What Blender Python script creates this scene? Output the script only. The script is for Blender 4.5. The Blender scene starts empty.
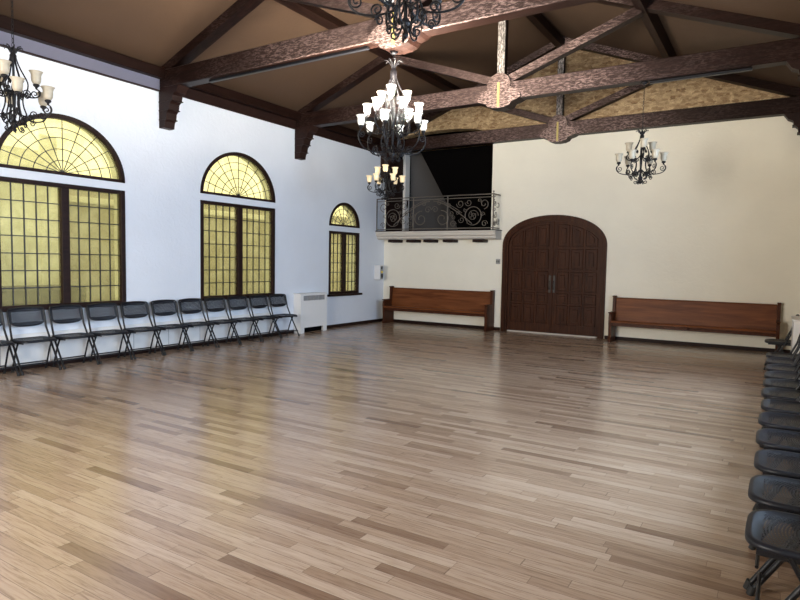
import bpy, math, random
from mathutils import Vector, Matrix
random.seed(7)
S = bpy.context.scene
COL = S.collection
PI = math.pi

# ------------------------------------------------------------------ camera
cd = bpy.data.cameras.new('camera'); cam = bpy.data.objects.new('camera', cd); COL.objects.link(cam)
cd.sensor_width = 36; cd.lens = 27.0; cd.clip_start = 0.05
R = ((0.8470810428360488, -0.04857969275563573, 0.5292388121817598),
     (0.5311839716508906, 0.04508155031574087, -0.8460562877742328),
     (0.017242248373631093, 0.9978014167523003, 0.06399248079364198))
m4 = Matrix(R).to_4x4(); m4.translation = (8.8775, -13.3504, 1.6)
cam.matrix_world = m4
S.camera = cam

# ------------------------------------------------------------------ dimensions of the hall
W = 9.35          # width (x), long axis is y, far wall at y = 0
YF = -15.4        # wall behind the camera
T = 0.3           # wall thickness
EAVE = 4.74; SL = 0.385
def ceil_z(x): return EAVE + SL * min(x, W - x)
TRY = (-0.13, -3.42, -6.76, -10.15, -13.5)   # truss positions
FWX = 4.3; FWH = 1.15   # unseen window added behind the camera to let in fill light
BIG_WIN = ((-12.87, -10.96), (-9.41, -7.5), (-6.02, -4.11))

# ------------------------------------------------------------------ world, light, exposure
S.view_settings.view_transform = 'Standard'; S.view_settings.look = 'None'
S.view_settings.gamma = 1.0; S.view_settings.exposure = 0.34
S.view_settings.use_curve_mapping = False
w = bpy.data.worlds.new('sky'); S.world = w; w.use_nodes = True
w.node_tree.nodes['Background'].inputs[0].default_value = (1.0, 0.97, 0.92, 1)
w.node_tree.nodes['Background'].inputs[1].default_value = 1.7
try:
    S.cycles.max_bounces = 8; S.cycles.diffuse_bounces = 5; S.cycles.transparent_max_bounces = 16
    S.cycles.sample_clamp_indirect = 4.0; S.cycles.caustics_reflective = False; S.cycles.caustics_refractive = False
except Exception: pass
def area(name, loc, rot, sx, sy, power, col):
    l = bpy.data.lights.new(name, 'AREA'); l.shape = 'RECTANGLE'; l.size = sx; l.size_y = sy
    l.energy = power; l.color = col
    o = bpy.data.objects.new(name, l); COL.objects.link(o); o.location = loc; o.rotation_euler = rot
    return o
DAY = (0.50, 0.71, 1.0)
for (a, b), pw in zip(BIG_WIN, (200, 330, 290)):     # light of day entering the windows of the right wall
    area('day_and_fill_light', (W + T + 0.12, (a + b) / 2, 2.2), (0, PI / 2, 0), 2.7, 1.85, pw, DAY)
area('day_and_fill_light', (FWX, YF - T - .12, 2.2), (PI / 2, 0, 0), 2.2, 2.7, 860, (1.0, .95, .87))  # added fill lamp outside the unseen rear window
BULB = 95.0

# ------------------------------------------------------------------ mesh helper
class MB:
    def __init__(s): s.v = []; s.f = []; s.mi = []; s.sm = []
    def add(s, vs, fs, mi=0, smooth=False):
        n = len(s.v); s.v += [tuple(p) for p in vs]
        for f in fs:
            s.f.append([i + n for i in f]); s.mi.append(mi); s.sm.append(smooth)
        return s
    def box(s, x0, x1, y0, y1, z0, z1, mi=0, b=0.0):
        if x0 > x1: x0, x1 = x1, x0
        if y0 > y1: y0, y1 = y1, y0
        if z0 > z1: z0, z1 = z1, z0
        if b <= 0:
            vs = [(x, y, z) for x in (x0, x1) for y in (y0, y1) for z in (z0, z1)]
            return s.add(vs, [(0, 1, 3, 2), (4, 6, 7, 5), (0, 4, 5, 1), (2, 3, 7, 6), (0, 2, 6, 4), (1, 5, 7, 3)], mi)
        b = min(b, (x1 - x0) / 2.01, (y1 - y0) / 2.01, (z1 - z0) / 2.01)
        vs = []; idx = {}
        for i, (xa, xs) in enumerate(((x0, 1), (x1, -1))):
            for j, (ya, ys) in enumerate(((y0, 1), (y1, -1))):
                for k, (za, zs) in enumerate(((z0, 1), (z1, -1))):
                    for ax in range(3):
                        d = [b * xs, b * ys, b * zs]; d[ax] = 0
                        idx[(i, j, k, ax)] = len(vs); vs.append((xa + d[0], ya + d[1], za + d[2]))
        F = []
        g = lambda *a: idx[a]
        for i in (0, 1): F.append([g(i, 0, 0, 0), g(i, 0, 1, 0), g(i, 1, 1, 0), g(i, 1, 0, 0)][::(1 if i == 0 else -1)])
        for j in (0, 1): F.append([g(0, j, 0, 1), g(1, j, 0, 1), g(1, j, 1, 1), g(0, j, 1, 1)][::(1 if j == 0 else -1)])
        for k in (0, 1): F.append([g(0, 0, k, 2), g(0, 1, k, 2), g(1, 1, k, 2), g(1, 0, k, 2)][::(1 if k == 0 else -1)])
        for i in (0, 1):
            for j in (0, 1):
                q = [g(i, j, 0, 0), g(i, j, 1, 0), g(i, j, 1, 1), g(i, j, 0, 1)]; F.append(q if (i + j) % 2 else q[::-1])
                q = [g(i, 0, j, 0), g(i, 1, j, 0), g(i, 1, j, 2), g(i, 0, j, 2)]; F.append(q[::-1] if (i + j) % 2 else q)
                q = [g(0, i, j, 1), g(1, i, j, 1), g(1, i, j, 2), g(0, i, j, 2)]; F.append(q if (i + j) % 2 else q[::-1])
                for k in (0, 1):
                    t = [g(i, j, k, 0), g(i, j, k, 1), g(i, j, k, 2)]; F.append(t if (i + j + k) % 2 else t[::-1])
        return s.add(vs, F, mi)
    def prism(s, pts, axis, a, b, mi=0):
        """closed outline pts (2d) extruded from a to b along axis ('x': pts=(y,z), 'y': pts=(x,z), 'z': pts=(x,y))"""
        def P(p, t):
            return {'x': (t, p[0], p[1]), 'y': (p[0], t, p[1]), 'z': (p[0], p[1], t)}[axis]
        n = len(pts); vs = [P(p, a) for p in pts] + [P(p, b) for p in pts]
        fs = [list(range(n))[::-1], list(range(n, 2 * n))] + [(i, (i + 1) % n, n + (i + 1) % n, n + i) for i in range(n)]
        return s.add(vs, fs, mi)
    def loft(s, pts, axis, base, sgn, steps, mi=0):
        """raised panel: outline inset step by step; steps = (inset, height)"""
        cx = (min(p[0] for p in pts) + max(p[0] for p in pts)) / 2; cy = (min(p[1] for p in pts) + max(p[1] for p in pts)) / 2
        hx = (max(p[0] for p in pts) - cx); hy = (max(p[1] for p in pts) - cy); n = len(pts)
        vs = []
        for (d, h) in steps:
            for p in pts:
                q = (cx + (p[0] - cx) * (1 - d / hx), cy + (p[1] - cy) * (1 - d / hy)); t = base + sgn * h
                vs.append({'x': (t, q[0], q[1]), 'y': (q[0], t, q[1])}[axis])
        fs = []
        for k in range(len(steps) - 1):
            fs += [(k * n + i, k * n + (i + 1) % n, (k + 1) * n + (i + 1) % n, (k + 1) * n + i) for i in range(n)]
        fs.append([(len(steps) - 1) * n + i for i in range(n)])
        return s.add(vs, fs, mi)
    def tube(s, pts, r, n=6, mi=0, close=False):
        pts = [Vector(p) for p in pts]; m = len(pts)
        rs = r if isinstance(r, (list, tuple)) else [r] * m
        vs = []; up = None
        for i, p in enumerate(pts):
            d = (pts[min(i + 1, m - 1)] - pts[max(i - 1, 0)])
            if d.length < 1e-9: d = Vector((0, 0, 1))
            d.normalize()
            if up is None:
                up = Vector((0, 0, 1)) if abs(d.z) < .9 else Vector((1, 0, 0))
            a = up - d * up.dot(d)
            if a.length < 1e-4: a = d.orthogonal()
            a.normalize(); up = a; b = d.cross(a)
            for k in range(n):
                t = 2 * PI * (k + .5) / n; vs.append(p + (a * math.cos(t) + b * math.sin(t)) * rs[i])
        fs = [(i * n + k, i * n + (k + 1) % n, (i + 1) * n + (k + 1) % n, (i + 1) * n + k) for i in range(m - 1) for k in range(n)]
        s.add(vs, fs, mi, n > 4)
        s.add([vs[k] for k in range(n)], [list(range(n))[::-1]], mi); s.add([vs[(m - 1) * n + k] for k in range(n)], [list(range(n))], mi)
        return s
    def lathe(s, prof, c=(0, 0, 0), n=16, mi=0, open_=False):
        vs = []; m = len(prof)
        for (r, z) in prof:
            for k in range(n):
                t = 2 * PI * k / n; vs.append((c[0] + r * math.cos(t), c[1] + r * math.sin(t), c[2] + z))
        fs = [(i * n + k, i * n + (k + 1) % n, (i + 1) * n + (k + 1) % n, (i + 1) * n + k) for i in range(m - 1) for k in range(n)]
        if not open_: fs += [list(range(n))[::-1], [(m - 1) * n + k for k in range(n)]]
        return s.add(vs, fs, mi, True)
    def xf(s, M, start=0):
        for i in range(start, len(s.v)): s.v[i] = tuple(M @ Vector(s.v[i]))
        return s
    def build(s, name, mats, parent=None, loc=None):
        me = bpy.data.meshes.new(name); me.from_pydata(s.v, [], s.f)
        if not isinstance(mats, (list, tuple)): mats = [mats]
        for m in mats: me.materials.append(m)
        me.polygons.foreach_set('material_index', s.mi); me.polygons.foreach_set('use_smooth', s.sm)
        me.update()
        o = bpy.data.objects.new(name, me); COL.objects.link(o)
        if parent: o.parent = parent
        if loc: o.location = loc
        return o

def tag(o, label=None, cat=None, group=None, kind=None):
    if label: o['label'] = label
    if cat: o['category'] = cat
    if group: o['group'] = group
    if kind: o['kind'] = kind
    return o
def empty(name, loc=(0, 0, 0), rz=0):
    o = bpy.data.objects.new(name, None); COL.objects.link(o); o.location = loc; o.rotation_euler = (0, 0, rz); o.empty_display_size = .1
    return o
def copy_tree(o, parent=None):
    c = o.copy(); COL.objects.link(c); c.parent = parent
    for ch in list(o.children): copy_tree(ch, c)
    return c

# ------------------------------------------------------------------ materials
class NT:
    def __init__(s, name):
        s.m = bpy.data.materials.new(name); s.m.use_nodes = True; s.t = s.m.node_tree; s.n = s.t.nodes; s.l = s.t.links
        s.b = s.n['Principled BSDF']; s.out = s.n['Material Output']
    def N(s, t, **k):
        n = s.n.new(t)
        for a, v in k.items(): setattr(n, a, v)
        return n
    def L(s, a, b): s.l.new(a, b)
    def obj(s, scale=(1, 1, 1), src='Object'):
        tc = s.N('ShaderNodeTexCoord'); mp = s.N('ShaderNodeMapping'); mp.inputs['Scale'].default_value = scale
        s.L(tc.outputs[src], mp.inputs[0]); return mp.outputs[0]
    def noise(s, vec, scale, detail=4, rough=.55, dist=0):
        n = s.N('ShaderNodeTexNoise'); n.inputs['Scale'].default_value = scale; n.inputs['Detail'].default_value = detail
        n.inputs['Roughness'].default_value = rough; n.inputs['Distortion'].default_value = dist
        s.L(vec, n.inputs['Vector']); return n.outputs['Fac']
    def ramp(s, fac, stops):
        r = s.N('ShaderNodeValToRGB'); e = r.color_ramp.elements
        while len(e) < len(stops): e.new(.5)
        for i, (p, c) in enumerate(stops): e[i].position = p; e[i].color = (*c, 1) if len(c) == 3 else c
        s.L(fac, r.inputs[0]); return r.outputs[0]
    def mix(s, f, a, b, mode='MIX'):
        n = s.N('ShaderNodeMix', data_type='RGBA', blend_type=mode)
        for v, i in ((f, 0), (a, 6), (b, 7)):
            if isinstance(v, (int, float)): n.inputs[i].default_value = v
            elif isinstance(v, tuple): n.inputs[i].default_value = (*v, 1)
            else: s.L(v, n.inputs[i])
        return n.outputs[2]
    def M(s, op, a, b=None, c=None):
        n = s.N('ShaderNodeMath', operation=op)
        for i, v in enumerate((a, b, c)):
            if v is None: continue
            if isinstance(v, (int, float)): n.inputs[i].default_value = v
            else: s.L(v, n.inputs[i])
        return n.outputs[0]
    def bump(s, h, st=.3, d=.01):
        n = s.N('ShaderNodeBump'); n.inputs['Strength'].default_value = st; n.inputs['Distance'].default_value = d
        s.L(h, n.inputs['Height']); s.L(n.outputs[0], s.b.inputs['Normal'])
    def set(s, **k):
        for a, v in k.items():
            i = s.b.inputs[a.replace('_', ' ')]
            if isinstance(v, tuple): i.default_value = (*v, 1)
            elif isinstance(v, (int, float)): i.default_value = v
            else: s.L(v, i)
        return s

def plaster(name, col, var=.93, st=.25):
    t = NT(name); v = t.obj()
    n1 = t.noise(v, 1.3, 4); n2 = t.noise(v, 9, 6, .6, 1.2)
    c = t.ramp(n1, [(.3, tuple(x * var for x in col)), (.7, col)])
    t.set(Base_Color=c, Roughness=.75); t.bump(n2, st, .03); return t.m
def wood(name, dark, light, axis=0, scale=1.0, rough=.4, lit_tint=None, bump=.15, spec=.1, centre=False):
    t = NT(name); sc = [9 * scale] * 3; sc[axis] = .7 * scale; v = t.obj(tuple(sc))
    n = t.noise(v, 2.2, 6, .6, .8)
    c = t.ramp(n, [(.3, dark), (.7, light)])
    if lit_tint:
        sc2 = [60] * 3; sc2[axis] = 14; v2 = t.obj(tuple(sc2)); nw = t.noise(v2, 1.0, 5, .75)
        big = t.noise(t.obj(), .9, 2)
        f = t.M('MULTIPLY', t.ramp(nw, [(.47, (0, 0, 0)), (.60, (1, 1, 1))]), t.ramp(big, [(.40, (.12,) * 3), (.62, (.8,) * 3)]))
        if centre:      # lamp glare painted in as pale speckle, strongest mid-truss on y-facing sides
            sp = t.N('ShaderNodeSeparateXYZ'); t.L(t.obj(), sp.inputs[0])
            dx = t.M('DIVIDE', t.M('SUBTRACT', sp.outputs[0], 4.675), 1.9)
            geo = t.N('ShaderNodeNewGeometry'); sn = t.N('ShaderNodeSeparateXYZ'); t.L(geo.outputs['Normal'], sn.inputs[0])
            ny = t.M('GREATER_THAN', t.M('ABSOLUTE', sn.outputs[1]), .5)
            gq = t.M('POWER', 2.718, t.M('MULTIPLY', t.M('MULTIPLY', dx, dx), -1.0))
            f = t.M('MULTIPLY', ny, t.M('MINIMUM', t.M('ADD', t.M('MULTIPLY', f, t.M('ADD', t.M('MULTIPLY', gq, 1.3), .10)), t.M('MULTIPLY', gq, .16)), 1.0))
        c = t.mix(f, c, lit_tint)
    t.set(Base_Color=c, Roughness=rough, Specular_IOR_Level=spec); t.bump(n, bump, .01); return t.m

M = {}
M['plaster'] = plaster('white_plaster', (.75, .785, .84), .95)
M['plaster_warm'] = plaster('cream_plaster', (.90, .85, .72), .95)
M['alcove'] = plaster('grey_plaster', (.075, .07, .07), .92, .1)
M['ceiling'] = plaster('tan_ceiling_board', (.066, .034, .016), .88, .1)
BR = ((.006, .0024, .0016), (.017, .0066, .0045))
M['beam_x'] = wood('dark_beam_wood', *BR, axis=0, rough=.42, lit_tint=(.42, .29, .26), centre=True)
M['gusset'] = wood('lit_gusset_wood', *BR, axis=0, rough=.42, lit_tint=(.60, .42, .37), centre=True)  # paler tint stands for lamplight on the hub
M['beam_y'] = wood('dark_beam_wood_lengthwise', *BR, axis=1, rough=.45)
M['beam_z'] = wood('dark_beam_wood_upright', *BR, axis=2, rough=.42, lit_tint=(.78, .70, .63), centre=True)  # near-white tint stands for the blown highlight on the king post
M['beam_d'] = wood('dark_trim_wood', (.012, .005, .004), (.024, .010, .007), axis=1, rough=.5, spec=.15)
M['door'] = wood('carved_door_wood', (.020, .0065, .0032), (.070, .023, .0095), axis=2, rough=.45, spec=.12)
M['pew'] = wood('pew_wood', (.095, .028, .009), (.22, .072, .024), axis=0, rough=.4, scale=.8, spec=.12)
M['pew_end'] = wood('pew_end_wood', (.045, .014, .007), (.085, .028, .012), axis=2, rough=.35)
M['frieze_sheen'] = NT('lavender_wall_sheen').set(Base_Color=(.14, .14, .19), Roughness=.35).m  # lavender stands for wall light reflected in the glossy dark boards
M['white_paint'] = NT('white_enamel').set(Base_Color=(.78, .77, .75), Roughness=.4).m
M['grey_grille'] = NT('grey_grille').set(Base_Color=(.28, .28, .28), Roughness=.5).m
M['black'] = NT('shade_wedge_black').set(Base_Color=(.004, .0035, .0035), Roughness=.9, Specular_IOR_Level=.0).m
M['iron'] = NT('wrought_iron').set(Base_Color=(.006, .005, .006), Roughness=.42, Specular_IOR_Level=.3).m
M['rail'] = NT('weathered_iron').set(Base_Color=(.16, .135, .11), Roughness=.42, Metallic=.4).m
M['brass'] = NT('yellow_strip').set(Base_Color=(.62, .50, .16), Roughness=.5).m
M['yellow'] = NT('yellow_button').set(Base_Color=(.8, .6, .08), Roughness=.4).m
M['plate'] = NT('grey_plate').set(Base_Color=(.35, .34, .31), Roughness=.4).m
M['slab'] = plaster('balcony_plaster', (.62, .57, .50), .93, .05)
M['bronze'] = NT('dark_bronze').set(Base_Color=(.06, .048, .04), Roughness=.4, Metallic=.3).m
M['steel'] = NT('dull_steel').set(Base_Color=(.32, .31, .34), Roughness=.3, Metallic=.8).m
M['frame'] = NT('black_chair_frame').set(Base_Color=(.008, .008, .010), Roughness=.35, Specular_IOR_Level=.35).m
M['rubber'] = NT('black_rubber').set(Base_Color=(.01, .01, .01), Roughness=.7).m
M['ground'] = plaster('grey_paving', (.4, .4, .38))
M['nb_wall'] = plaster('neighbour_render', (.50, .47, .42), .9)
M['nb_light'] = plaster('neighbour_pale_render', (.95, .95, .90), .97)
M['hedge'] = plaster('dark_ledge', (.06, .05, .04), .7)

def osb():
    t = NT('strand_board'); v = t.obj((1, 1, 1.6))
    vo = t.N('ShaderNodeTexVoronoi'); vo.inputs['Scale'].default_value = 11; t.L(t.obj((1, 1, 2.2)), vo.inputs['Vector'])
    n = t.noise(v, 14, 5, .7, 1.5)
    c = t.ramp(n, [(.3, (.27, .17, .085)), (.55, (.46, .31, .16)), (.75, (.66, .49, .29))])
    bw = t.N('ShaderNodeRGBToBW'); t.L(vo.outputs['Color'], bw.inputs[0]); c = t.mix(.8, c, bw.outputs[0], 'SOFT_LIGHT')
    t.set(Base_Color=c, Roughness=.6); t.bump(n, .4, .01); return t.m
M['osb'] = osb()

def amber():
    t = NT('amber_cathedral_glass'); v = t.obj()
    n = t.noise(v, 3.2, 6, .65, .8); n2 = t.noise(t.obj((1, 6, 1)), 9, 3)
    c = t.ramp(n, [(.3, (.86, .82, .54)), (.7, (1.0, .97, .68))])
    tr = t.N('ShaderNodeBsdfTransparent'); t.L(c, tr.inputs[0])
    tl = t.N('ShaderNodeBsdfTranslucent'); t.L(c, tl.inputs[0])
    mx = t.N('ShaderNodeMixShader'); mx.inputs[0].default_value = .2; t.L(tr.outputs[0], mx.inputs[1]); t.L(tl.outputs[0], mx.inputs[2])
    gl = t.N('ShaderNodeBsdfGlossy'); gl.inputs['Roughness'].default_value = .3
    m2 = t.N('ShaderNodeMixShader'); m2.inputs[0].default_value = .015; t.L(mx.outputs[0], m2.inputs[1]); t.L(gl.outputs[0], m2.inputs[2])
    t.L(m2.outputs[0], t.out.inputs[0]); return t.m
M['amber'] = amber()
def clear():
    t = NT('clear_glass'); tr = t.N('ShaderNodeBsdfTransparent'); gl = t.N('ShaderNodeBsdfGlossy'); gl.inputs['Roughness'].default_value = .05
    m2 = t.N('ShaderNodeMixShader'); m2.inputs[0].default_value = .06; t.L(tr.outputs[0], m2.inputs[1]); t.L(gl.outputs[0], m2.inputs[2])
    t.L(m2.outputs[0], t.out.inputs[0]); return t.m
M['clear'] = clear()
def shade_mat(name, col, em, ecol):
    t = NT(name); n = t.noise(t.obj(), 14, 3)
    c = t.ramp(n, [(.3, tuple(x * .8 for x in col)), (.7, col)])
    t.set(Base_Color=c, Roughness=.35, Emission_Color=ecol, Emission_Strength=em)
    return t.m
M['shade_off'] = shade_mat('beige_glass', (.46, .40, .30), .03, (.9, .75, .5))
M['shade_on'] = shade_mat('lit_white_glass', (.80, .79, .72), .40, (1, .97, .88))
M['shade_amber'] = shade_mat('lit_amber_glass', (.6, .46, .28), .45, (1, .80, .48))

def floor_mat():
    t = NT('oak_strip_floor'); tc = t.N('ShaderNodeTexCoord'); sp = t.N('ShaderNodeSeparateXYZ'); t.L(tc.outputs['Object'], sp.inputs[0])
    PWD, PL = .078, .85
    row_f = t.M('DIVIDE', sp.outputs[1], PWD); row = t.M('FLOOR', row_f)
    wn = t.N('ShaderNodeTexWhiteNoise', noise_dimensions='1D'); t.L(row, wn.inputs['W'])
    xs = t.M('ADD', t.M('DIVIDE', sp.outputs[0], PL), t.M('MULTIPLY', wn.outputs['Value'], 37.0))
    # uneven board lengths
    xs = t.M('ADD', xs, t.M('MULTIPLY', t.M('SINE', t.M('MULTIPLY', xs, 2.3)), .22))
    colm = t.M('FLOOR', xs)
    cb = t.N('ShaderNodeCombineXYZ'); t.L(row, cb.inputs[0]); t.L(colm, cb.inputs[1])
    w2 = t.N('ShaderNodeTexWhiteNoise', noise_dimensions='2D'); t.L(cb.outputs[0], w2.inputs['Vector'])
    base = t.ramp(w2.outputs['Value'], [(0, (.22, .133, .084)), (.06, (.29, .186, .120)), (.22, (.365, .247, .165)), (.6, (.43, .30, .205)), (1, (.51, .375, .27))])
    mp = t.N('ShaderNodeMapping'); mp.inputs['Scale'].default_value = (1.5, 24, 1); t.L(tc.outputs['Object'], mp.inputs[0])
    ofs = t.N('ShaderNodeVectorMath', operation='MULTIPLY_ADD'); t.L(w2.outputs['Color'], ofs.inputs[0]); ofs.inputs[1].default_value = (9, 9, 9); t.L(mp.outputs[0], ofs.inputs[2])
    g = t.N('ShaderNodeTexNoise'); g.inputs['Scale'].default_value = 2.2; g.inputs['Detail'].default_value = 6; g.inputs['Roughness'].default_value = .65; g.inputs['Distortion'].default_value = 1.2
    t.L(ofs.outputs[0], g.inputs['Vector'])
    grain = t.ramp(g.outputs['Fac'], [(.30, (.62, .56, .52)), (.46, (.90, .88, .87)), (.54, (1.0, 1.0, 1.0)), (.7, (1.07, 1.07, 1.08))])
    c = t.mix(1.0, base, grain, 'MULTIPLY')
    fr = t.M('FRACT', row_f); ed = t.M('MINIMUM', fr, t.M('SUBTRACT', 1.0, fr))
    fx = t.M('FRACT', xs); ex = t.M('MULTIPLY', t.M('MINIMUM', fx, t.M('SUBTRACT', 1.0, fx)), PL / PWD)
    gap = t.M('LESS_THAN', t.M('MINIMUM', ed, ex), .022)
    c = t.mix(t.M('MULTIPLY', gap, .5), c, (.06, .035, .02))
    rr = t.N('ShaderNodeMapRange'); t.L(g.outputs['Fac'], rr.inputs[0]); rr.inputs[3].default_value = .13; rr.inputs[4].default_value = .27
    t.set(Base_Color=c, Roughness=rr.outputs[0], Specular_IOR_Level=.75)
    lv = t.noise(t.obj((1, 1.4, 1)), 2.4, 2)
    h = t.M('ADD', t.M('MULTIPLY', gap, -.35), t.M('ADD', t.M('MULTIPLY', g.outputs['Fac'], .25), t.M('MULTIPLY', w2.outputs['Value'], .25)))
    t.bump(t.M('ADD', h, t.M('MULTIPLY', lv, .8)), .16, .012)
    return t.m
M['floor'] = floor_mat()

def chair_plastic(name, holes):
    t = NT(name); tc = t.N('ShaderNodeTexCoord'); sp = t.N('ShaderNodeSeparateXYZ'); t.L(tc.outputs['Object'], sp.inputs[0])
    a = sp.outputs[1]; b = sp.outputs[0] if not holes else sp.outputs[2]
    # rows of slots that bend in waves
    if holes: bb = t.M('ADD', b, t.M('MULTIPLY', t.M('SINE', t.M('MULTIPLY', a, 22.0)), .010))
    else:
        bx_ = t.M('ADD', b, .10); bb = t.M('SQRT', t.M('ADD', t.M('MULTIPLY', bx_, bx_), t.M('MULTIPLY', t.M('MULTIPLY', a, a), .55)))
    r = t.M('DIVIDE', bb, .0135 if not holes else .022); fr = t.M('FRACT', r); ro = t.M('FLOOR', r)
    q = t.M('ADD', t.M('DIVIDE', a, .016 if not holes else .026), t.M('MULTIPLY', ro, .5)); fq = t.M('FRACT', q)
    m = t.M('MULTIPLY', t.M('LESS_THAN', t.M('ABSOLUTE', t.M('SUBTRACT', fr, .5)), .33 if holes else .24), t.M('LESS_THAN', t.M('ABSOLUTE', t.M('SUBTRACT', fq, .5)), .36 if holes else .30))
    if holes:
        inz = t.M('LESS_THAN', t.M('ABSOLUTE', t.M('SUBTRACT', sp.outputs[2], .745)), .072)
        iny = t.M('LESS_THAN', t.M('ABSOLUTE', a), .200)
    else:
        inz = t.M('LESS_THAN', t.M('ABSOLUTE', t.M('SUBTRACT', sp.outputs[0], .0)), .155)
        iny = t.M('LESS_THAN', t.M('ABSOLUTE', a), .180)
    m = t.M('MULTIPLY', m, t.M('MULTIPLY', inz, iny))
    t.set(Base_Color=(.008, .009, .014), Roughness=.42, Specular_IOR_Level=.35)
    t.bump(t.M('MULTIPLY', m, -1.0), .8, .01)
    if holes: t.set(Alpha=t.M('SUBTRACT', 1.0, m))
    else: t.set(Alpha=t.M('SUBTRACT', 1.0, t.M('MULTIPLY', m, .8)))
    return t.m
M['seat'] = chair_plastic('perforated_seat_plastic', False)
M['back'] = chair_plastic('perforated_back_plastic', True)

# ------------------------------------------------------------------ room shell
def wall_sheet(name, P, zlo, zhi, u0, u1, holes, mats, gable=None, kind='structure'):
    """P(u, d, z) -> xyz, d = depth into the wall. holes = (ua, ub, bottom(u), top(u), n)"""
    br = {u0, u1}
    for (a, b, fb, ft, n) in holes:
        for i in range(n + 1): br.add(a + (b - a) * i / n)
    if gable: br.add(gable)
    br = sorted(x for x in br if u0 - 1e-6 <= x <= u1 + 1e-6)
    mb = MB()
    e = 1e-5
    for a, b in zip(br, br[1:]):
        if b - a < 1e-7: continue
        mid = (a + b) / 2
        hs = sorted([h for h in holes if h[0] < mid < h[1]], key=lambda h: h[2](mid))
        lo = (zlo, zlo)
        segs = []
        cur = (zlo(a), zlo(b))
        for h in hs:
            segs.append((cur, (h[2](a), h[2](b)))); cur = (h[3](a), h[3](b))
        segs.append((cur, (zhi(a), zhi(b))))
        for (l, t) in segs:
            for d, fl in ((0, 1), (T, -1)):
                q = [P(a, d, l[0]), P(b, d, l[1]), P(b, d, t[1]), P(a, d, t[0])]
                mb.add(q, [(0, 1, 2, 3)[::fl]])
        for h in hs:
            for f in (h[2], h[3]):
                mb.add([P(a, 0, f(a)), P(b, 0, f(b)), P(b, T, f(b)), P(a, T, f(a))], [(0, 1, 2, 3)])
    for h in holes:
        for u in (h[0], h[1]):
            if h[3](u) - h[2](u) > .01:
                mb.add([P(u, 0, h[2](u)), P(u, 0, h[3](u)), P(u, T, h[3](u)), P(u, T, h[2](u))], [(0, 1, 2, 3)])
    o = mb.build(name, mats); o['kind'] = kind
    return o
def arch(c, hw, z0, h, p=2.0):
    def f(u):
        t = min(1.0, abs((u - c) / hw)); return z0 + h * (max(0.0, 1 - t ** p)) ** (1 / p)
    return f
const = lambda v: (lambda u: v)

fl = MB().box(-.3, W + .3, YF - .3, 2.2 + .0, -.12, 0).build('floor', M['floor']); fl['kind'] = 'structure'

# windows of the long walls:  (y0, y1, z0, z1, arch z0, arch height)
WINS = [(a, b, .84, 2.65, 2.77, .87) for a, b in BIG_WIN] + [(-2.33, -1.13, .80, 2.29, 2.41, .58)]
holes = []
for (a, b, z0, z1, za, ha) in WINS:
    holes.append((a, b, const(z0), const(z1), 24)); holes.append((a, b, const(za), arch((a + b) / 2, (b - a) / 2, za, ha), 24))
wall_sheet('wall_left', lambda u, d, z: (-d, u, z), const(0), const(EAVE + .12), YF, 0, holes, M['plaster'])
wall_sheet('wall_right', lambda u, d, z: (W + d, u, z), const(0), const(EAVE + .12), YF, 0, holes, M['plaster_warm'])
wall_sheet('wall_front', lambda u, d, z: (u, YF - d, z), const(0), ceil_z, 0, W, [(FWX - FWH, FWX + FWH, const(.84), const(2.65), 2), (FWX - FWH, FWX + FWH, const(2.77), arch(FWX, FWH, 2.77, 1.0), 24)], M['plaster_warm'], gable=W / 2)
DX0, DX1, DZ, DH = 3.42, 5.72, 2.02, .64
OX0, OX1, OZ = .03, 3.05, 2.36
door_arch = arch((DX0 + DX1) / 2, (DX1 - DX0) / 2, DZ, DH, 2.1)
wall_sheet('wall_back', lambda u, d, z: (u, d, z), const(0), const(4.46), 0, W,
           [(DX0, DX1, const(0), door_arch, 32), (OX0, OX1, const(OZ), const(4.46), 2)], M['plaster_warm'])
wall_sheet('wall_back_gable', lambda u, d, z: (u, d + .02, z), const(4.46), ceil_z, 0, W,
           [(OX0, OX1, const(4.46), arch((OX0 + OX1) / 2, (OX1 - OX0) / 2, 4.46, .42, 2.6), 28)], M['osb'], gable=W / 2)
c = MB()
for s in (0, 1):
    X = (lambda x: x) if s == 0 else (lambda x: W - x)
    q = [(X(-.3), YF - .3, EAVE - .3 * SL), (X(W / 2), YF - .3, ceil_z(W / 2)), (X(W / 2), .35, ceil_z(W / 2)), (X(-.3), .35, EAVE - .3 * SL)]
    q2 = [(x, y, z + .12) for x, y, z in q]
    c.add(q + q2, [(0, 1, 2, 3), (4, 5, 6, 7), (0, 1, 5, 4), (1, 2, 6, 5), (2, 3, 7, 6), (3, 0, 4, 7)])
o = c.build('ceiling', M['ceiling']); o['kind'] = 'structure'

# alcove behind the balcony opening
A = MB()
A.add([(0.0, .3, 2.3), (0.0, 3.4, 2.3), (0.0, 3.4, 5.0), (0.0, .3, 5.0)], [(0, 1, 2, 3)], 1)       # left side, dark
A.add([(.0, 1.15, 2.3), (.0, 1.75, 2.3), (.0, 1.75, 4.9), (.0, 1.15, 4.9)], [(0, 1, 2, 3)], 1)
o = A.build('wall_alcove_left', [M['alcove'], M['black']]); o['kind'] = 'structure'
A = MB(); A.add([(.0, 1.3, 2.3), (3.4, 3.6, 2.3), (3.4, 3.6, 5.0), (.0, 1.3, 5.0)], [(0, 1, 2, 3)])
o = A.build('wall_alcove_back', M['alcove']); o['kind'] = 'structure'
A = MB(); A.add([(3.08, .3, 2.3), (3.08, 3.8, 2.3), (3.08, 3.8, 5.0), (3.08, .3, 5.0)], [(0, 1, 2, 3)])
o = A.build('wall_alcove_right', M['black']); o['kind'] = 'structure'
o = MB().box(-.05, 3.4, .3, 3.8, 2.24, 2.34).build('floor_alcove', M['beam_d']); o['kind'] = 'structure'
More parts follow.
